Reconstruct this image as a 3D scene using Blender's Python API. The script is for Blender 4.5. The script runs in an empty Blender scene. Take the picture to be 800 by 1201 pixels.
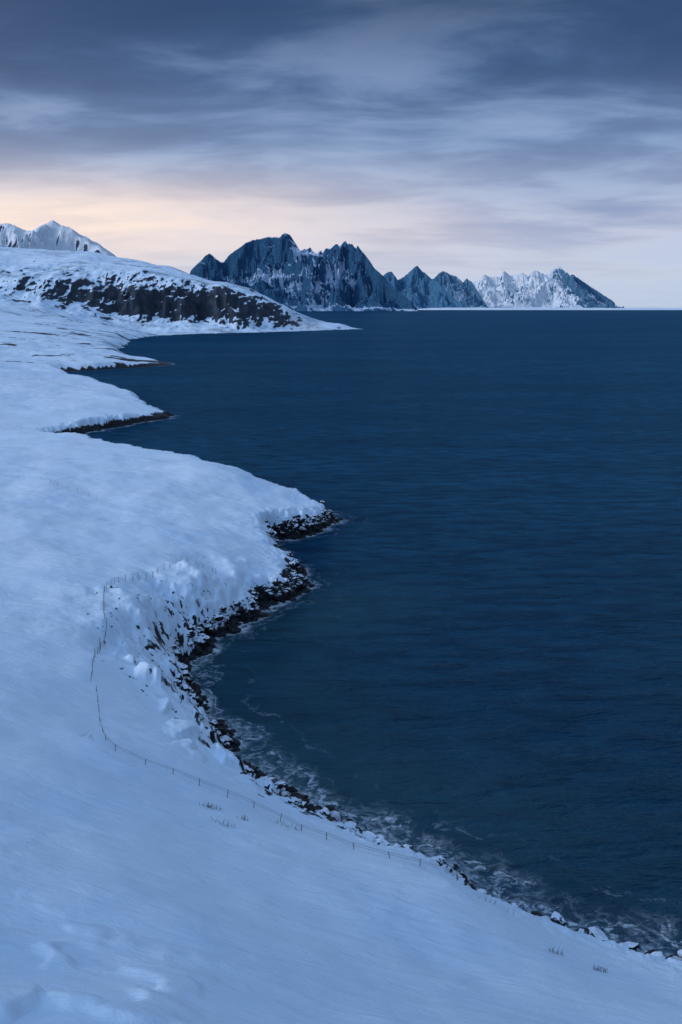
import bpy, math, numpy as np, time
from mathutils import Vector
rng = np.random.RandomState(7)
S = bpy.context.scene

# ------------------------------------------------------------ noise
def _h(ix, iy, seed):
    n = (ix.astype(np.int64)*374761393 + iy.astype(np.int64)*668265263 + seed*974634777) & 0x7fffffff
    n = ((n ^ (n >> 13))*1274126177) & 0x7fffffff
    n = (n ^ (n >> 16)) & 0xffff
    return n*(2*math.pi/65536.0)
def pn(x, y, seed=0):
    x = np.asarray(x, float); y = np.asarray(y, float)
    ix = np.floor(x); iy = np.floor(y); fx = x-ix; fy = y-iy
    def g(dx, dy):
        a = _h(ix+dx, iy+dy, seed)
        return np.cos(a)*(fx-dx)+np.sin(a)*(fy-dy)
    u = fx*fx*fx*(fx*(fx*6-15)+10); v = fy*fy*fy*(fy*(fy*6-15)+10)
    a = g(0,0); b = g(1,0); c = g(0,1); d = g(1,1)
    return ((a+(b-a)*u)*(1-v)+(c+(d-c)*u)*v)*1.5
def fbm(x, y, o=4, seed=0, gain=.5):
    r = 0; a = 1.; f = 1.
    for i in range(o):
        r = r+a*pn(x*f+17.3*i, y*f-9.1*i, seed+i); a *= gain; f *= 2.03
    return r
def ridged(x, y, o=4, seed=0, gain=.5):
    r = 0; a = 1.; f = 1.; t = 0
    for i in range(o):
        r = r+a*(1-np.abs(pn(x*f+7.7*i, y*f+3.1*i, seed+i))*2); t += a; a *= gain; f *= 2.07
    return r/t
def ss(a, b, x):
    t = np.clip((x-a)/(b-a), 0, 1); return t*t*(3-2*t)

# ------------------------------------------------------------ coast (world metres)
coast = [(3000,-300),(900,-60),(400,40),(200,66),(120,78),(60,86),(31,90),(24,93.6),(17.5,96),(14.6,99.5),(12.2,104.5),(7,108),(2.9,112.3),
 (-6.2,120),(-10.8,126.5),(-14.5,135),(-21.5,147.8),(-25.3,159.6),(-25.8,169.3),(-23.3,181),(-18,191),(-15.5,201),(-11,206),
 (-8.6,213),(-9.2,224),(-14,238),(-18.5,250),(-16.5,257),(-12.2,260),(-6,268),(-1.9,278),(-3,287),(-10,296),(-24,308),(-42,328),(-66,352),
 (-95,392),(-122,425),(-131,450),(-125,470),(-112,500),(-104,522),(-92,540),(-95,556),(-112,585),(-129,643),(-165,720),(-215,820),(-262,905),(-266,930),
 (-235,955),(-205,1000),(-179,1040),(-186,1085),(-250,1200),(-318,1400),(-357,1668),(-400,1900),(-400,2060),(-375,2190),(-300,2320),
 (-207,2416),(-80,2580),(20,2750),(62,2803),(30,2900),(-150,3150),(-500,3700),(-1200,4600),(-3500,7000)]
poly = coast+[(-9000,7000),(-9000,-900),(3000,-900)]
P0 = np.array(poly, float); P1 = np.roll(P0, -1, 0)
ncoast = len(coast)-1
def sdist(x, y):
    x = np.asarray(x, float); y = np.asarray(y, float)
    best = np.full(x.shape, 1e18); inside = np.zeros(x.shape, bool)
    for i in range(len(P0)):
        ax, ay = P0[i]; bx, by = P1[i]; dx = bx-ax; dy = by-ay
        if i < ncoast:
            t = np.clip(((x-ax)*dx+(y-ay)*dy)/(dx*dx+dy*dy), 0, 1)
            best = np.minimum(best, (x-ax-t*dx)**2+(y-ay-t*dy)**2)
        if dy != 0:
            c = (ay > y) != (by > y)
            inside ^= c & (x < ax+(y-ay)*dx/dy)
    return np.sqrt(best)*np.where(inside, 1, -1)
def coastd(x, y):
    sc = np.interp(y, [90, 300, 1000, 2500], [1.5, 2.4, 5, 14])
    return sdist(x, y)+sc*fbm(x/9.0, y/9.0, 4, 31, .6)*np.where(y < 600, 1, .0)+np.where(y >= 600, sc*fbm(x/60., y/60., 4, 33, .55), 0)

ctrl = np.array([
 (0,0,50),(-40,0,54),(0,-40,58),(60,0,36),(-100,0,60),(150,20,20),(300,-30,24),(60,40,22),(100,55,8),(-200,0,70),(-150,60,48),
 (23,70,10),(0,58,18),(0,80,13),(-20,50,25),(-20,80,18),(-40,60,29),(-60,80,27),(-35,105,15.5),(-60,130,19),(-100,120,30),(-12,100,9.5),(10,90,7.5),
 (60,80,3),(31,88,2.2),(24,91,2.2),(13.6,98,2.6),(9,103,3.2),(3,110,2.2),(-7,119,2.6),(-13,126,3.5),(-20,128,6.5),(-17,136,4),(-24,148,6),(-28,158,8),
 (-32,134,12),(-37,150,12),(-40,165,12),(-60,165,14.5),(-100,180,20),(-37,180,11.5),(-31,196,9),(-24,192,7.5),(-150,160,32),(-150,250,24),
 (-13,219,4.2),(-22,212,6.5),(-25,230,8),(-22,248,7),(-8,276,5),(-15,285,6.5),(-38,300,12.2),(-35,260,10),(-59,328,12),(-80,260,14.5),(-70,220,14.5),
 (-101,375,10.5),(-140,320,16),(-150,430,7.5),(-190,440,9),(-220,380,16),(-145,480,6),
 (-110,545,4.5),(-105,530,4),(-140,590,8.5),(-200,560,10),(-230,680,13),(-222,790,8),(-170,650,9),(-300,560,18),(-330,760,20),(-300,860,12),
 (-200,1045,3.5),(-250,1060,8),(-300,1000,10),(-350,900,18),(-330,1250,11),(-420,1100,18),(-450,1350,20),(-450,1650,22),(-600,1500,28),
 (-600,1950,34),(-460,2080,16),(-800,2000,50),(-650,1000,34),(-450,600,30),(-1000,1000,60),(-1200,2000,90),(-410,1800,10),
 (-330,2420,14),(-240,2560,12),(-420,2460,20),(-520,2450,30),(-630,2430,62),(-760,2380,88),(-150,2640,10),(-300,2360,5),
 (-235,2680,60),(-300,2640,112),(-420,2600,118),(-540,2560,120),(-660,2510,120),(-780,2450,120),(-250,2640,18),(-360,2550,20),(-450,2525,26),(-550,2500,40),
 (-130,2700,12),(-120,2740,34),
 (0,2800,10),(40,2800,3),(-60,2850,24),(-124,2900,46),(-282,3000,122),(-530,3100,188),(-819,3300,244),(-1233,3600,275),(-2000,3900,300),
 (-200,2820,80),(-400,2830,142),(-650,2850,176),(-900,2800,180),(-1100,2600,170),(-300,3150,70),(-500,3400,110),(-1000,4000,140),(-60,2950,14),(-2000,4700,200),
 (-1600,2600,220)], float)
def q(x, y): return np.stack([x/(y+80)*2.2, np.log(y+80)*1.3], -1)
Q = q(ctrl[:,0], ctrl[:,1]); n = len(ctrl)
D = np.linalg.norm(Q[:,None]-Q[None], axis=-1)
A = np.zeros((n+1, n+1)); A[:n,:n] = -D; A[n,:n] = 1; A[:n,n] = 1
A[:n,:n] += np.eye(n)*0.001
W = np.linalg.solve(A, np.append(ctrl[:,2], 0))
def base(x, y):
    qq = q(x, y); r = np.full(x.shape, W[n])
    for i in range(n):
        r = r - W[i]*np.sqrt((qq[...,0]-Q[i,0])**2+(qq[...,1]-Q[i,1])**2+1e-4)
    return r
def height(x, y, d=None):
    x = np.asarray(x, float); y = np.asarray(y, float)
    if d is None: d = coastd(x, y)
    far = ss(2150, 2300, y)*(1-ss(2700, 2900, y))*(1-ss(-220, -80, x))
    yw = y + far*(65*(ridged(x/120., y/400., 3, 51)-.5) + 16*fbm(x/28., y/60., 3, 57))
    b = base(x + far*22*fbm(x/90., y/90., 3, 58), yw)
    am = np.interp(y, [40, 200, 500, 1500, 2500, 4000], [.7, 1.0, 1.6, 3.4, 6, 10])
    u = am*fbm(x/22., y/22., 4, 3, .4)*(1-ss(250, 420, y)) + am*fbm(x/60., y/60., 5, 4)*ss(250, 420, y)*(1-ss(1200, 2000, y)) + am*fbm(x/170., y/170., 6, 5)*ss(1200, 2000, y)
    # wind-drift ridges
    u = u + .22*(ridged((x+y*.4)/9.+.5*pn(x/14., y/14., 2), (y-x*.4)/3.4, 3, 9)-.5)*(1-ss(150, 320, y))*ss(-.2, .5, pn(x/28., y/28., 19))
    u = u + .85*ss(.05, .4, fbm(x/7., y/5., 3, 66))*np.exp(-((y-52)/9.)**2-((x+22)/14.)**2)
    b = b+u*np.clip(b/8, .2, 1)
    # broken, undercut snow on the steep bank of the bay
    bk = np.exp(-((d-8.5)/6.)**2)*ss(126, 142, y)*(1-ss(198, 222, y))
    b = b + bk*(1.7*fbm(x/10., y/11., 3, 12, .38)+.55*fbm(x/2.6, y/2.6, 3, 13, .5)*ss(-.1, .4, pn(x/9., y/9., 14)))
    bl = ss(1.5, 3, d)*(1-ss(8, 13, d))*ss(112, 122, y)*(1-ss(140, 152, y))*(x < 0)
    b = b + bl*1.3*ss(.0, .25, fbm(x/4.4, y/5., 3, 15, .4))
    w = np.interp(y, [90, 125, 145, 185, 205, 300, 500, 1000, 2500], [4, 6, 12, 10, 4.5, 5.0, 8, 14, 50])
    k = np.clip(d/w, 0, 1)
    F = 1-(1-k)**2.2
    z = np.maximum(b, .6)*F
    rk = np.exp(-np.clip(d, 0, None)/3.)*(y < 400)
    z = z + rk*np.clip(.75*fbm(x/1.6, y/1.6, 4, 77, .6)+.3, -.3, 2)*(d > -1)
    return np.where(d > 0, z, np.maximum(d*.35, -6))

def make_grid(name, X, Y, Z, keep=None, attrs={}):
    R, C = X.shape
    idx = np.arange(R*C).reshape(R, C)
    f = np.stack([idx[:-1,:-1], idx[:-1,1:], idx[1:,1:], idx[1:,:-1]], -1).reshape(-1, 4)
    if keep is not None:
        k = keep.reshape(-1); f = f[k[f].any(1)]
    used = np.zeros(R*C, bool); used[f.reshape(-1)] = True
    mp = np.cumsum(used)-1; f = mp[f]
    co = np.stack([X.reshape(-1), Y.reshape(-1), Z.reshape(-1)], -1)[used]
    me = bpy.data.meshes.new(name)
    me.vertices.add(len(co)); me.vertices.foreach_set("co", co.astype(np.float32).reshape(-1))
    me.loops.add(f.size); me.loops.foreach_set("vertex_index", f.reshape(-1).astype(np.int32))
    me.polygons.add(len(f)); me.polygons.foreach_set("loop_start", np.arange(0, f.size, 4, dtype=np.int32))
    me.polygons.foreach_set("loop_total", np.full(len(f), 4, np.int32))
    me.update(calc_edges=True); me.validate()
    me.polygons.foreach_set("use_smooth", np.ones(len(me.polygons), bool))
    for k, v in attrs.items():
        a = me.attributes.new(k, 'FLOAT', 'POINT'); a.data.foreach_set("value", v.reshape(-1)[used].astype(np.float32))
    o = bpy.data.objects.new(name, me); S.collection.objects.link(o)
    return o
def gridnz(X, Y, Z):
    a = np.stack([np.gradient(X, axis=1), np.gradient(Y, axis=1), np.gradient(Z, axis=1)], -1)
    b = np.stack([np.gradient(X, axis=0), np.gradient(Y, axis=0), np.gradient(Z, axis=0)], -1)
    nn = np.cross(a, b); return nn/(np.linalg.norm(nn, axis=-1, keepdims=True)+1e-9)

# ------------------------------------------------------------ node helpers
class N:
    def __init__(s, nt): s.nt = nt; nt.nodes.clear()
    def n(s, t, **kw):
        nd = s.nt.nodes.new(t)
        for k, v in kw.items(): setattr(nd, k, v)
        return nd
    def set(s, sock, v):
        if isinstance(v, bpy.types.NodeSocket): s.nt.links.new(v, sock)
        elif v is not None:
            if isinstance(v, tuple) and len(v) == 3 and sock.type == 'RGBA': v = v+(1,)
            sock.default_value = v
    def m(s, op, a, b=None, c=None, clamp=False):
        nd = s.n('ShaderNodeMath', operation=op, use_clamp=clamp)
        for i, v in enumerate((a, b, c)):
            if v is not None: s.set(nd.inputs[i], v)
        return nd.outputs[0]
    def mix(s, f, a, b, bt='MIX'):
        nd = s.n('ShaderNodeMix', data_type='RGBA', blend_type=bt)
        s.set(nd.inputs[0], f); s.set(nd.inputs[6], a); s.set(nd.inputs[7], b); return nd.outputs[2]
    def rng(s, v, a, b, c=0., d=1., sm=True):
        nd = s.n('ShaderNodeMapRange', interpolation_type='SMOOTHSTEP' if sm else 'LINEAR')
        s.set(nd.inputs[0], v)
        for i, k in enumerate((a, b, c, d)): s.set(nd.inputs[i+1], k)
        return nd.outputs[0]
    def noise(s, vec, sc, det=4, ro=.5, dist=0.):
        nd = s.n('ShaderNodeTexNoise'); s.set(nd.inputs['Vector'], vec)
        nd.inputs['Scale'].default_value = sc; nd.inputs['Detail'].default_value = det
        nd.inputs['Roughness'].default_value = ro; nd.inputs['Distortion'].default_value = dist
        return nd.outputs[0]
    def ramp(s, v, pts, interp='LINEAR'):
        nd = s.n('ShaderNodeValToRGB'); s.set(nd.inputs[0], v); cr = nd.color_ramp; cr.interpolation = interp
        while len(cr.elements) < len(pts): cr.elements.new(.5)
        for e, (p, c) in zip(cr.elements, pts): e.position = p; e.color = tuple(c)+(1,)
        return nd.outputs[0]
    def attr(s, nm): return s.n('ShaderNodeAttribute', attribute_name=nm).outputs['Fac']
    def bump(s, h, st, dist, nrm=None):
        nd = s.n('ShaderNodeBump'); s.set(nd.inputs['Strength'], st); s.set(nd.inputs['Distance'], dist); s.set(nd.inputs['Height'], h)
        if nrm is not None: s.set(nd.inputs['Normal'], nrm)
        return nd.outputs[0]
    def bsdf(s, col, rough, nrm=None, spec=.5):
        nd = s.n('ShaderNodeBsdfPrincipled'); s.set(nd.inputs['Base Color'], col); s.set(nd.inputs['Roughness'], rough)
        s.set(nd.inputs['Specular IOR Level'], spec)
        if nrm is not None: s.set(nd.inputs['Normal'], nrm)
        out = s.n('ShaderNodeOutputMaterial'); s.nt.links.new(nd.outputs[0], out.inputs[0]); return nd
def mat(name):
    m = bpy.data.materials.new(name); m.use_nodes = True; return m, N(m.node_tree)
def srgb(r, g, b):
    f = lambda c: ((c/255+.055)/1.055)**2.4 if c > 10 else c/255/12.92
    return (f(r), f(g), f(b))

# ------------------------------------------------------------ snowfield terrain
ys = np.concatenate([np.arange(-40, 36, 2.), np.arange(36, 130, .28), np.arange(130, 320, .5), np.arange(320, 700, 1.6),
                     np.arange(700, 2000, 6.), np.arange(2000, 3200, 5), np.arange(3200, 5000, 25)])
sv = np.concatenate([np.linspace(-.95, -.36, 90, endpoint=False), np.linspace(-.36, .26, 800, endpoint=False), np.linspace(.26, .9, 160)])
X = sv[None,:]*(ys[:,None]+60); Y = np.repeat(ys[:,None], len(sv), 1)
d = coastd(X, Y); Z = height(X, Y, d)
nn = gridnz(X, Y, Z); nz = nn[...,2]
lvl = .9+1.7*np.clip(fbm(X/14., Y/14., 3, 71)+.25, 0, 2)+ss(180, 205, Y)*2.0*(Y < 600)
rock = 1-ss(-.25, .35, Z-lvl-.6*fbm(X/1.8, Y/1.8, 3, 72))
rock *= (1-ss(7, 11, np.abs(d)))
rock = np.where(Y > 300, (1-ss(1.9, 3.8, Z-1.0*fbm(X/12., Y/12., 3, 73)+np.where(Y > 1200, 2.5, 0)))*(1-ss(10, 20, np.abs(d))), rock)
bk = ss(2, 5, d)*(1-ss(14, 20, d))*ss(118, 134, Y)*(1-ss(190, 200, Y))
rock = np.maximum(rock, .60*bk*ss(.40, .95, fbm(X/1.6, Y/1.9, 4, 91, .7)+(.80-nz)*.8))
bt = ss(.5, 2, d)*(1-ss(4, 9, d))*ss(100, 112, Y)*(1-ss(180, 190, Y))*(X < 12)
rock = np.maximum(rock, .75*bt*ss(.0, .55, fbm(X/2.2, Y/2.2, 4, 93, .7)))
cl = ss(2250, 2400, Y)*ss(0, .12, (.925-nz)+.08*fbm(X/22., Y/60., 4, 92))
rock = np.maximum(rock, cl)
rock = np.maximum(rock, .7*ss(700, 900, Y)*(1-ss(2300, 2400, Y))*ss(.35, .8, fbm(X/120., Y/60., 5, 97, .65)+.1-d/2500))
thin = ss(500, 1500, Y)*ss(.05, .8, fbm(X/200., Y/90., 5, 95, .65)+.15)*.6
terr = make_grid("snowy_coast_terrain", X, Y, Z, d > -8, dict(rock=rock, thin=thin, shore=d))

m, g = mat("snow_and_rock")
pos = g.n('ShaderNodeNewGeometry').outputs['Position']
spt = g.n('ShaderNodeSeparateXYZ'); g.set(spt.inputs[0], pos)
ra = g.attr('rock'); th = g.attr('thin')
n1 = g.noise(pos, .9, 8, .65); n2 = g.noise(pos, .05, 8, .6); n1f = g.noise(pos, .045, 10, .72)
nsel = g.mix(g.rng(spt.outputs[1], 900., 1500.), n1, n1f)
mask = g.rng(g.m('ADD', ra, g.m('MULTIPLY', g.m('SUBTRACT', nsel, .5), 1.2)), .38, .6)
thm = g.rng(g.m('ADD', th, g.m('MULTIPLY', g.m('SUBTRACT', g.noise(pos, .06, 10, .75), .5), 1.4)), .35, .75, 0., .6)
snow = g.mix(g.rng(n2, .3, .7), (.69, .82, .95), (.79, .88, .96))
snow = g.mix(thm, snow, (.12, .13, .16))
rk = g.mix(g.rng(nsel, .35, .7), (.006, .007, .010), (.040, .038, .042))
rk_haze = g.mix(g.rng(nsel, .35, .7), (.014, .020, .032), (.055, .067, .090))  # distant cliffs: haze tint painted into the rock colour
rk = g.mix(g.rng(spt.outputs[1], 900., 2000.), rk, rk_haze)
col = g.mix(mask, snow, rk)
mp = g.n('ShaderNodeMapping'); mp.inputs['Scale'].default_value = (1, 2.6, 1); mp.inputs['Rotation'].default_value = (0, 0, .5); g.set(mp.inputs[0], pos)
rip = g.noise(mp.outputs[0], .3, 7, .62, .5)
b1 = g.bump(rip, .5, .65)
b2 = g.bump(g.noise(pos, 5, 4, .6), .35, .07, b1)
b3 = g.bump(g.m('MULTIPLY', n1, mask), .9, 1.2, b2)
g.bsdf(col, g.mix(mask, (.65,)*3, (.5,)*3), b3, .2)
terr.data.materials.append(m)

# ------------------------------------------------------------ sea
ysea = np.concatenate([np.arange(-60, 60, 10.), np.arange(60, 320, .9), np.arange(320, 700, 4.), np.geomspace(700, 6000, 200), np.geomspace(6300, 300000, 60)])
ssea = np.concatenate([np.linspace(-1.6, -.4, 30, endpoint=False), np.linspace(-.4, .4, 330, endpoint=False), np.linspace(.4, 1.6, 50)])
XS = ssea[None,:]*(ysea[:,None]+90); YS = np.repeat(ysea[:,None], len(ssea), 1)
dS = -coastd(XS, YS)
far = np.where(YS > 3300, 3000, dS)
sea = make_grid("sea_water", XS, YS, np.zeros_like(XS), dS > -12, dict(shore=far))
m, g = mat("cold_sea")
geo = g.n('ShaderNodeNewGeometry'); pos = geo.outputs['Position']; sh = g.attr('shore')
mpw = g.n('ShaderNodeMapping'); mpw.inputs['Rotation'].default_value = (0, 0, -.25); mpw.inputs['Scale'].default_value = (.4, 1, 1); g.set(mpw.inputs[0], pos)
w1 = g.noise(mpw.outputs[0], .22, 6, .60, .3)
w2 = g.noise(mpw.outputs[0], .03, 4, .55)
w3 = g.noise(mpw.outputs[0], .0035, 6, .62)
w4 = g.noise(mpw.outputs[0], .9, 4, .6)
spx = g.n('ShaderNodeSeparateXYZ'); g.set(spx.inputs[0], pos)
deep = g.mix(g.rng(w3, .35, .65), (.007, .050, .104), (.012, .076, .140))
deep = g.mix(g.rng(w1, .42, .62, 0., .6), deep, (.001, .013, .034))
deep = g.mix(g.rng(w2, .42, .62, 0., .25), deep, (.001, .013, .034))
deep = g.mix(g.rng(spx.outputs[1], 90., 420., .45, 0.), deep, (.002, .012, .030))
shal = g.m('MULTIPLY', g.rng(g.m('ADD', sh, g.m('MULTIPLY', g.m('SUBTRACT', w2, .5), 24.)), 0., 42., 1., 0.), g.rng(spx.outputs[1], 190., 240., .6, .0))
shal = g.m('MULTIPLY', shal, g.rng(spx.outputs[1], 85., 130., .3, 1.))
col = g.mix(shal, deep, (.028, .078, .092))
fn = g.noise(pos, .7, 8, .7, 1.2); fn2 = g.noise(pos, .09, 4, .6); fn3 = g.noise(pos, .28, 6, .6, .8)
shn = g.m('ADD', sh, g.m('MULTIPLY', g.m('SUBTRACT', fn2, .5), 8.))
bwid = g.rng(spx.outputs[1], 125., 170., 7.5, 3.5)
band = g.m('SUBTRACT', 1., g.m('DIVIDE', shn, bwid), clamp=True)
lace = g.m('ABSOLUTE', g.m('SUBTRACT', fn3, .5))
f1 = g.m('MULTIPLY', g.m('MULTIPLY', g.m('POWER', band, 1.1), g.rng(lace, .0, .08, 1., .15)), g.rng(fn, .35, .62, .12, 1.))
edge = g.m('MULTIPLY', g.rng(sh, .4, 3.4, 1., 0.), g.rng(fn, .38, .56))
sw = g.m('SINE', g.m('ADD', g.m('MULTIPLY', shn, .95), g.m('MULTIPLY', fn2, 8.)))
swl = g.m('MULTIPLY', g.m('MULTIPLY', g.rng(sw, .80, 1.), g.rng(sh, 12., 3.)), g.rng(fn, .44, .60))
foam = g.m('MAXIMUM', g.m('MAXIMUM', g.m('MULTIPLY', f1, .9), g.m('MULTIPLY', edge, 1.)), g.m('MULTIPLY', g.m('MULTIPLY', swl, .75), g.rng(spx.outputs[1], 140., 180., 1., .2)))
foam = g.m('MULTIPLY', foam, g.rng(spx.outputs[1], 300., 700., 1., .3), clamp=True)
col = g.mix(foam, col, (.82, .88, .93))
bw = g.bump(w1, .9, 3.5); bw = g.bump(w2, .8, 7., bw); bw = g.bump(w4, .7, .7, bw)
df = g.n('ShaderNodeBsdfDiffuse'); g.set(df.inputs[0], col); g.set(df.inputs['Normal'], bw)
gl = g.n('ShaderNodeBsdfGlossy'); g.set(gl.inputs[0], (.28, .60, .82)); gl.inputs['Roughness'].default_value = .2; g.set(gl.inputs['Normal'], bw)
fr = g.n('ShaderNodeFresnel'); fr.inputs[0].default_value = 1.33; g.set(fr.inputs['Normal'], bw)
mx = g.n('ShaderNodeMixShader')
g.set(mx.inputs[0], g.m('MULTIPLY', g.rng(fr.outputs[0], 0., .6, .02, .20, False), g.m('SUBTRACT', 1., foam)))
g.nt.links.new(df.outputs[0], mx.inputs[1]); g.nt.links.new(gl.outputs[0], mx.inputs[2])
ou = g.n('ShaderNodeOutputMaterial'); g.nt.links.new(mx.outputs[0], ou.inputs[0])
sea.data.materials.append(m)

# ------------------------------------------------------------ mountains: union of peaks and spurs, eroded by ridged noise
def mountain(name, prof, y0, rockc, snowc, snowbias, seed, nx=520, ny=200, rough=1., steep=1.05, spur=.62, speck=.5):  # far ranges: aerial haze is put into rockc and snowc as bluer colour
    R = np.random.RandomState(seed)
    prof = np.array(prof, float)
    pu = (prof[:,0]-400)/1168.*y0; pz = 60+(361-prof[:,1])/1168.*y0
    H = pz.max(); dep = H/spur*1.35
    x = np.linspace(pu[0], pu[-1], nx); y = np.linspace(-dep, dep*.8, ny)
    Xg, Yg = np.meshgrid(x, y)
    L = H*1.0
    wx = Xg+.16*H*fbm(Xg/(H*.7), Yg/(H*.7), 4, seed+40)*ss(0, .3*H, np.abs(Yg)+.12*H)
    wy = Yg+.16*H*fbm(Xg/(H*.7)+9, Yg/(H*.7), 4, seed+50)
    Zg = np.full(Xg.shape, -50.)
    my = lambda xx: .22*H*pn(xx/(1.4*H), xx*0+.3, seed+7)
    cx = np.linspace(pu[0], pu[-1], 130); cz = np.interp(cx, pu, pz)
    for a, b in zip(cx, cz):
        Zg = np.maximum(Zg, b-steep*np.sqrt(((wx-a)*1.0)**2+(wy-float(my(np.array(a))))**2))
    loc = [i for i in range(1, len(pz)-1) if pz[i] >= pz[i-1] and pz[i] >= pz[i+1]] + [i for i in range(1, len(pz)-1) if R.rand() < .22]
    for i in loc:
        for sgn in (-1, -1, 1):
            lat = R.uniform(-.75, .75); px = pu[i]; py = float(my(np.array(px))); pzz = pz[i]*.985
            drop = spur*R.uniform(.85, 1.25)
            for k in range(14):
                st = H*.10
                lat += R.uniform(-.22, .22)
                px += lat*st; py += sgn*st
                pzz -= drop*st*(1.35 if k % 4 == 1 else .85)
                if pzz < 20: break
                Zg = np.maximum(Zg, pzz-steep*1.15*np.sqrt((wx-px)**2+(wy-py)**2))
    cap = np.interp(Xg, pu, pz)
    Zg = np.minimum(Zg, cap)
    away = ss(.02, .22, 1-Zg/np.maximum(cap, 1))
    gul = np.clip(1-ridged(Xg/(L*.55)+.4*pn(Xg/L, Yg/L, seed), Yg/(L*.75), 6, seed+9, .6), 0, 1)
    Zg = Zg - rough*H*.30*gul*away*ss(0, .25, Zg/H)
    Zg = Zg + H*.022*rough*fbm(Xg/(H*.10), Yg/(H*.10), 4, seed+3, .6)*ss(.02, .2, Zg/H)*(.35+.65*away)
    Zg = np.maximum(Zg, -20)
    nn = gridnz(Xg, Yg, Zg); hn = Zg/H
    sn = .95*(nn[...,2]-.62) + .30*nn[...,0] + .8*(gul-.36)*away+.20*fbm(Xg/(H*.30), Yg/(H*.30), 6, seed+20, .65)+snowbias(Xg/y0*1168+400, hn)
    o = make_grid(name, Xg, Yg+y0, Zg, Zg > -15, dict(snow=sn))
    m, g = mat(name+"_surface")
    pos = g.n('ShaderNodeNewGeometry').outputs['Position']
    kk = 1/(y0*.0022)
    nz1 = g.noise(pos, kk, 9, .7); nz2 = g.noise(pos, kk*.2, 5, .6)
    msk = g.rng(g.m('ADD', g.attr('snow'), g.m('MULTIPLY', g.m('SUBTRACT', nz1, .5), speck)), .0, .09)
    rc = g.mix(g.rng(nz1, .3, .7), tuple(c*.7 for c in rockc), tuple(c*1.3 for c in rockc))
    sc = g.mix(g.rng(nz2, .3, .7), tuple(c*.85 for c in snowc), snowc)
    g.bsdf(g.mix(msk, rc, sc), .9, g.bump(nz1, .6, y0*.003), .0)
    o.data.materials.append(m); return o

mountain("rocky_island_mountain", [(216,372),(224,317),(233,308),(240,300),(246,296),(253,304),(262,308),(268,299),(278,292),(288,284),(296,280),(304,278),(312,276),(322,277),(333,272),(340,275),(345,283),(352,295),(358,289),(362,286),(367,295),(372,298),(379,289),(386,291),(394,285),(399,290),(404,281),(411,288),(416,283),(422,293),(429,303),(436,315),(441,321),(449,328),(456,336),(463,343),(470,350),(477,358),(484,366)],
  20000, (.036,.105,.195), (.56,.69,.85), lambda u, h: -.13-.05*ss(.8,1,h)+.20*np.exp(-((u-375)/45.)**2)*(h < .8)-.20*ss(.34, .10, h), 101, 620, 300)
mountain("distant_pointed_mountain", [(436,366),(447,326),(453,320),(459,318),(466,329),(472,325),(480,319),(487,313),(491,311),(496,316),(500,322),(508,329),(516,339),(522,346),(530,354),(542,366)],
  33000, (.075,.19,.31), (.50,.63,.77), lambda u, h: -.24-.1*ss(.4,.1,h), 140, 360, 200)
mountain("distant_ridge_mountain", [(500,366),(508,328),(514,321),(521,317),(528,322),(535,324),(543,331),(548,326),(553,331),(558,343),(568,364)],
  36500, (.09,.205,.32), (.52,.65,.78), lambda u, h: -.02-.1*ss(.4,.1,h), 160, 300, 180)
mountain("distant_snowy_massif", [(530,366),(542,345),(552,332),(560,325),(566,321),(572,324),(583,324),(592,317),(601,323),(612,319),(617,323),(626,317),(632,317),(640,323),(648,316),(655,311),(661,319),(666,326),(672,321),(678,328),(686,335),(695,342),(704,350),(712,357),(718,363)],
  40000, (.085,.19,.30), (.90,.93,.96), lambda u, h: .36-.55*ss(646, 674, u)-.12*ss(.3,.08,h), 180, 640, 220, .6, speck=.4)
mountain("snowy_inland_mountain", [(-260,330),(-160,280),(-90,270),(-40,258),(-10,263),(8,261),(18,264),(28,270),(38,271),(48,268),(56,262),(64,258),(72,263),(84,266),(94,270),(100,275),(110,281),(122,290),(134,298),(150,312),(172,340)],
  5600, (.05,.07,.11), (.88,.92,.96), lambda u, h: .24+0*u, 210, 620, 260, .75, .8, .5)
xs = np.linspace(2000, 10900, 200); yy = np.linspace(27000, 31500, 24)
XF, YF = np.meshgrid(xs, yy)
tF = (YF-27000)/4500; uF = (XF-2000)/8900
ZF = 62*np.sin(np.pi*tF)**.6*(np.clip(uF*(1-uF)*14, 0, 1))*(1+.35*fbm(XF/900, YF/2000, 4, 5))-3
o = make_grid("low_snowy_foreland", XF, YF, ZF)
m, g = mat("foreland_snow"); pos = g.n('ShaderNodeNewGeometry').outputs['Position']
g.bsdf(g.mix(g.noise(pos, .001, 5), (.76,.82,.88), (.88,.90,.93)), .9, None, 0.)
o.data.materials.append(m)

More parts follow.
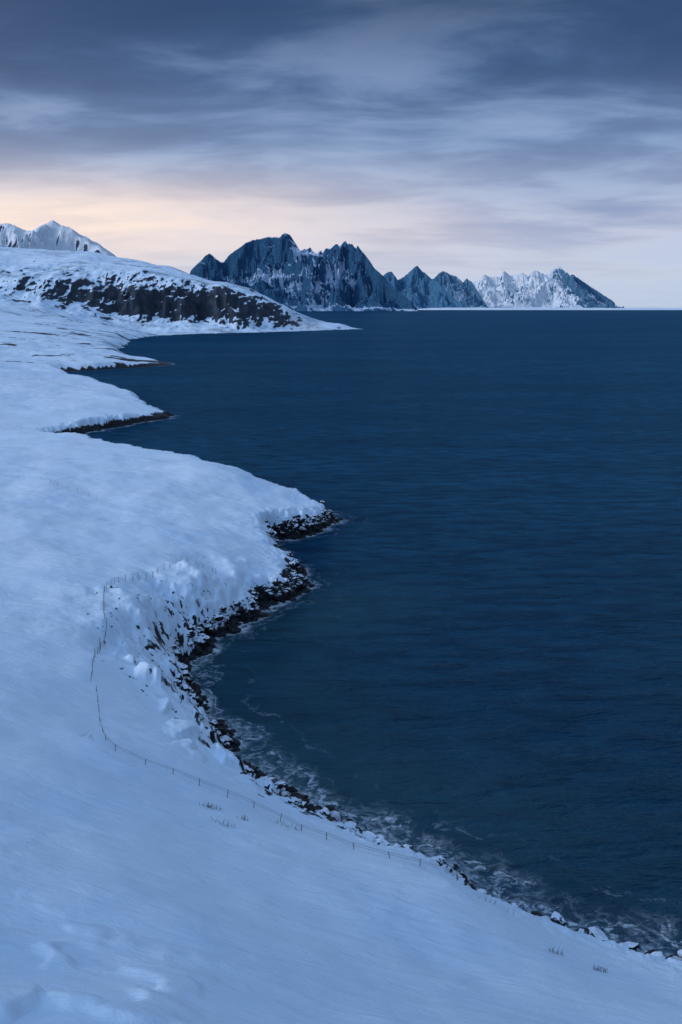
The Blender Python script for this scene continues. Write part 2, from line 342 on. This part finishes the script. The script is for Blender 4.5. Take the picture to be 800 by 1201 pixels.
# ------------------------------------------------------------ shore boulders
import bmesh
tb = bmesh.new(); bmesh.ops.create_icosphere(tb, subdivisions=2, radius=1)
sv0 = np.array([v.co[:] for v in tb.verts]); sf0 = np.array([[v.index for v in f.verts] for f in tb.faces]); tb.free()
def boulders(name, pts, sizes, mt):
    V = []; F = []; k = 0
    for (x, y, z), s in zip(pts, sizes):
        off = rng.rand(3)*50
        dsp = 1+.5*pn(sv0[:,0]*1.3+off[0], sv0[:,1]*1.3+sv0[:,2]*1.7+off[1], 5)+.22*pn(sv0[:,2]*3+off[2], sv0[:,0]*3+off[1], 6)
        v = sv0*dsp[:,None]*np.array([1, .6+.5*rng.rand(), .45+.35*rng.rand()])*s
        for _ in range(4):
            nr = rng.randn(3); nr /= np.linalg.norm(nr); lim = s*(.5+.2*rng.rand())
            ex = np.clip(v@nr-lim, 0, None); v = v-ex[:,None]*nr
        a = rng.rand()*6.28; c, s_ = math.cos(a), math.sin(a)
        v = np.stack([v[:,0]*c-v[:,1]*s_, v[:,0]*s_+v[:,1]*c, v[:,2]], -1)+np.array([x, y, z+s*.1])
        V.append(v); F.append(sf0+k); k += len(v)
    V = np.concatenate(V); F = np.concatenate(F)
    me = bpy.data.meshes.new(name); me.from_pydata(V.tolist(), [], F.tolist()); me.update()
    o = bpy.data.objects.new(name, me); S.collection.objects.link(o); me.materials.append(mt)
rockm, g = mat("wet_rock")
geo = g.n('ShaderNodeNewGeometry'); pos = geo.outputs['Position']
sx = g.n('ShaderNodeSeparateXYZ'); g.set(sx.inputs[0], geo.outputs['Normal'])
px = g.n('ShaderNodeSeparateXYZ'); g.set(px.inputs[0], pos)
nr = g.noise(pos, 2.2, 6, .65)
sm_ = g.m('MULTIPLY', g.rng(g.m('ADD', sx.outputs[2], g.m('MULTIPLY', g.m('SUBTRACT', nr, .5), .8)), .62, .8), g.rng(px.outputs[2], 1.2, 2.0))
g.bsdf(g.mix(sm_, g.mix(nr, (.004,.005,.007), (.028,.026,.028)), (.76,.82,.9)), .5, g.bump(nr, .7, .3), .25)
pts = []; sz = []
cp = np.array(coast[4:60], float)
seg = np.linalg.norm(np.diff(cp, axis=0), axis=1); cum = np.concatenate([[0], np.cumsum(seg)])
Lmax = cum[[i for i, c in enumerate(cp) if c[1] < 300][-1]]
for _ in range(9500):
    s = rng.rand()*Lmax; i = max(np.searchsorted(cum, s)-1, 0); t = (s-cum[i])/seg[i]
    p = cp[i]*(1-t)+cp[i+1]*t
    if p[0] > 20 and rng.rand() < .3: continue
    p = p+rng.randn(2)*2.0
    pts.append([p[0], p[1], 0]); sz.append(.18+.95*rng.rand()**4.5)
for _ in range(26):
    pts.append([14.3+rng.randn()*.6, 98.6+rng.randn()*1.3, 0]); sz.append(.5+.7*rng.rand())
pts = np.array(pts); dd = coastd(pts[:,0], pts[:,1])
hh = height(pts[:,0], pts[:,1])
keep = (dd > -1.5) & (dd < 2.3)
pts[:,2] = np.maximum(hh, -.1)
boulders("shore_boulders", pts[keep], np.array(sz)[keep], rockm)

# ------------------------------------------------------------ fences
wood, g = mat("weathered_wood"); pos = g.n('ShaderNodeNewGeometry').outputs['Position']
g.bsdf(g.mix(g.noise(pos, 9, 4), (.03,.03,.035), (.09,.085,.085)), .8)
wire, g = mat("fence_wire"); nd = g.bsdf((.10,.11,.13), .5)
def tube(V, F, a, b, r0, r1, k=6):
    a = Vector(a); b = Vector(b); dr = (b-a).normalized(); u = dr.orthogonal().normalized(); w = dr.cross(u); s = len(V)
    for p, r in ((a, r0), (b, r1)):
        for i in range(k):
            an = 6.2832*i/k; V.append(tuple(p+u*math.cos(an)*r+w*math.sin(an)*r))
    for i in range(k): F.append((s+i, s+(i+1) % k, s+k+(i+1) % k, s+k+i))
    F.append(tuple(s+k+i for i in range(k)))
def fence(path, step, hgt=1.15, wires=3, wr=.007, pr=.04):
    path = np.array(path, float); sg = np.linalg.norm(np.diff(path, axis=0), axis=1); cu = np.concatenate([[0], np.cumsum(sg)])
    s = np.arange(0, cu[-1], step); s = s+rng.randn(len(s))*step*.08
    x = np.interp(s, cu, path[:,0])+rng.randn(len(s))*.12; y = np.interp(s, cu, path[:,1])+rng.randn(len(s))*.12
    z = height(x, y)
    par = bpy.data.objects.new("wire_fence", None); S.collection.objects.link(par)
    V = []; F = []; tops = []
    for i in range(len(s)):
        l = rng.randn(2)*.08; h = hgt*(.7+.35*rng.rand())
        tube(V, F, (x[i], y[i], z[i]-.3), (x[i]+l[0], y[i]+l[1], z[i]+h), pr, pr*.85); tops.append((x[i]+l[0], y[i]+l[1], z[i], h))
    me = bpy.data.meshes.new("posts"); me.from_pydata(V, [], F); me.materials.append(wood)
    o = bpy.data.objects.new("posts", me); o.parent = par; S.collection.objects.link(o)
    V = []; F = []
    for k in range(wires):
        fr = .92-k*.3
        for a, b in zip(tops[:-1], tops[1:]):
            tube(V, F, (a[0], a[1], a[2]+a[3]*fr), (b[0], b[1], b[2]+b[3]*fr-.02), wr, wr, 4)
    me = bpy.data.meshes.new("wires"); me.from_pydata(V, [], F); me.materials.append(wire)
    o = bpy.data.objects.new("wires", me); o.parent = par; S.collection.objects.link(o)
fence([(-31,126),(-28,116),(-25.3,108.5),(-18,107),(-9,104.5),(-4.5,101),(0,97.5),(6.6,96),(10,95.5),(13,95.6)], 3.2, .8, 2, .014)
fence([(-32,128),(-33.5,136),(-35,148),(-38,160),(-40,168),(-39,176),(-36,182),(-33,189),(-29.5,196),(-26,199),(-24,196)], 2.0, 1.3, 3, .012)
fence([(-60,245),(-80,262),(-110,272),(-150,280)], 4, .9, 2, .01)
fence([(-128,430),(-145,436),(-170,446),(-200,440)], 4, 1.4, 2, .015)
fence([(-150,610),(-185,650),(-215,690),(-240,700)], 7, 1.3, 2, .03)

# ------------------------------------------------------------ dry grass poking through snow
def tuft(name, centers):
    V = []; F = []
    for cx, cy, R, nb in centers:
        for _ in range(nb):
            x = cx+rng.randn()*R; y = cy+rng.randn()*R*.5; z = float(height(np.array([x]), np.array([y]))[0])
            h = .15+.45*rng.rand(); l = rng.randn(2)*.22
            mid = (x+l[0]*.4, y+l[1]*.4, z+h*.6)
            tube(V, F, (x, y, z-.05), mid, .020, .014, 3); tube(V, F, mid, (x+l[0], y+l[1], z+h), .014, .004, 3)
            if rng.rand() < .6: tube(V, F, mid, (x+l[0]*.3+rng.randn()*.12, y+rng.randn()*.12, z+h*.85), .009, .003, 3)
    me = bpy.data.meshes.new(name); me.from_pydata(V, [], F)
    mm, g = mat(name+"_stalk"); g.bsdf((.03,.025,.02), .8); me.materials.append(mm)
    o = bpy.data.objects.new(name, me); S.collection.objects.link(o)
tuft("dry_grass_tufts", [(-13,98,.5,36),(-11,94,.5,18),(-9.5,97,.3,14),(-42,120,.25,14),(17.5,82,.5,18),(21,80.5,.4,26),(30,82,.4,10),(-5,100,1.2,18),(-28,110,.5,8),(14,90,.7,10),(-22,46,.5,14)])

# ------------------------------------------------------------ world
w = bpy.data.worlds.new("World"); S.world = w; w.use_nodes = True
g = N(w.node_tree)
tc = g.n('ShaderNodeTexCoord').outputs['Generated']
sp = g.n('ShaderNodeSeparateXYZ'); g.set(sp.inputs[0], tc); x_, y_, z_ = sp.outputs
zc = g.m('MAXIMUM', z_, 0.)
grad = g.ramp(zc, [(0., srgb(190,203,224)), (.035, srgb(200,208,226)), (.075, srgb(198,203,224)), (.115, srgb(160,176,208)), (.16, srgb(118,145,186)),
                   (.22, srgb(86,115,160)), (.29, srgb(50,77,116)), (.42, srgb(90,128,180)), (.7, srgb(152,190,238)), (1., srgb(156,196,244))])
side = g.m('ADD', g.m('MULTIPLY', x_, -.6), g.m('MULTIPLY', y_, -.55))
brt = g.rng(side, -.5, .8, .55, 2.2, False)   # unseen upper sky brightened behind and to the left, added to light snow
hi = g.rng(zc, .3, .5)
dn = g.m('ADD', zc, .13)
cb = g.n('ShaderNodeCombineXYZ'); g.set(cb.inputs[0], g.m('DIVIDE', x_, dn)); g.set(cb.inputs[1], g.m('DIVIDE', y_, dn))
cmap = g.n('ShaderNodeMapping'); cmap.inputs['Scale'].default_value = (.9, 1.4, 1); cmap.inputs['Rotation'].default_value = (0, 0, .15); cmap.inputs['Location'].default_value = (1.3, .4, 0); g.set(cmap.inputs[0], cb.outputs[0])
c1 = g.noise(cmap.outputs[0], .8, 5, .5, .3); c2 = g.noise(cmap.outputs[0], 1.9, 7, .58, .4)
cl_ = g.m('ADD', g.m('MULTIPLY', c1, .65), g.m('MULTIPLY', c2, .35))
dark = g.rng(cl_, .42, .60)
skyc = g.mix(g.m('MULTIPLY', dark, g.rng(zc, .0, .12, .12, .78)), grad, g.mix(g.rng(zc, .08, .25), srgb(130,150,190), srgb(46,72,112)))
lite = g.m('MULTIPLY', g.rng(cl_, .52, .38), g.rng(zc, .30, .17, .12, .38))
skyc = g.mix(lite, skyc, srgb(176,196,228))
gz = g.m('SUBTRACT', zc, .084); gz = g.m('POWER', 2.718, g.m('MULTIPLY', g.m('MULTIPLY', gz, gz), -600.))
gx = g.rng(x_, .26, -.30)
wf = g.m('MULTIPLY', g.m('MULTIPLY', gz, gx), g.rng(c2, .7, .35, .75, 1.))
skyc = g.mix(wf, skyc, srgb(255,233,220))
nish = g.n('ShaderNodeTexSky', sky_type='NISHITA'); nish.sun_disc = False; nish.sun_elevation = math.radians(9); nish.sun_rotation = math.radians(-35)
bg1 = g.n('ShaderNodeBackground'); g.set(bg1.inputs[0], skyc)
g.set(bg1.inputs[1], g.m('ADD', g.m('MULTIPLY', hi, g.m('SUBTRACT', brt, 1.)), 1.))
bg2 = g.n('ShaderNodeBackground'); g.set(bg2.inputs[0], nish.outputs[0]); bg2.inputs[1].default_value = .002
ad = g.n('ShaderNodeAddShader'); g.nt.links.new(bg1.outputs[0], ad.inputs[0]); g.nt.links.new(bg2.outputs[0], ad.inputs[1])
wo = g.n('ShaderNodeOutputWorld'); g.nt.links.new(ad.outputs[0], wo.inputs[0])

sl = bpy.data.lights.new("sun", 'SUN'); sl.energy = 1.45; sl.angle = math.radians(12); sl.color = (.95, .96, 1.)
so = bpy.data.objects.new("sun", sl); S.collection.objects.link(so)
az = math.radians(-112); el = math.radians(20)
dirv = Vector((math.sin(az)*math.cos(el), math.cos(az)*math.cos(el), math.sin(el)))
so.rotation_euler = dirv.to_track_quat('Z', 'Y').to_euler()

# ------------------------------------------------------------ camera
cd = bpy.data.cameras.new("camera"); co = bpy.data.objects.new("camera", cd); S.collection.objects.link(co)
co.location = (0, 0, 60); co.rotation_euler = (math.radians(90), 0, 0)
cd.sensor_fit = 'VERTICAL'; cd.sensor_height = 36; cd.lens = 35; cd.shift_y = -239.5/1201
cd.clip_start = .5; cd.clip_end = 500000
S.camera = co
S.view_settings.view_transform = 'Standard'; S.view_settings.look = 'None'; S.view_settings.exposure = 0
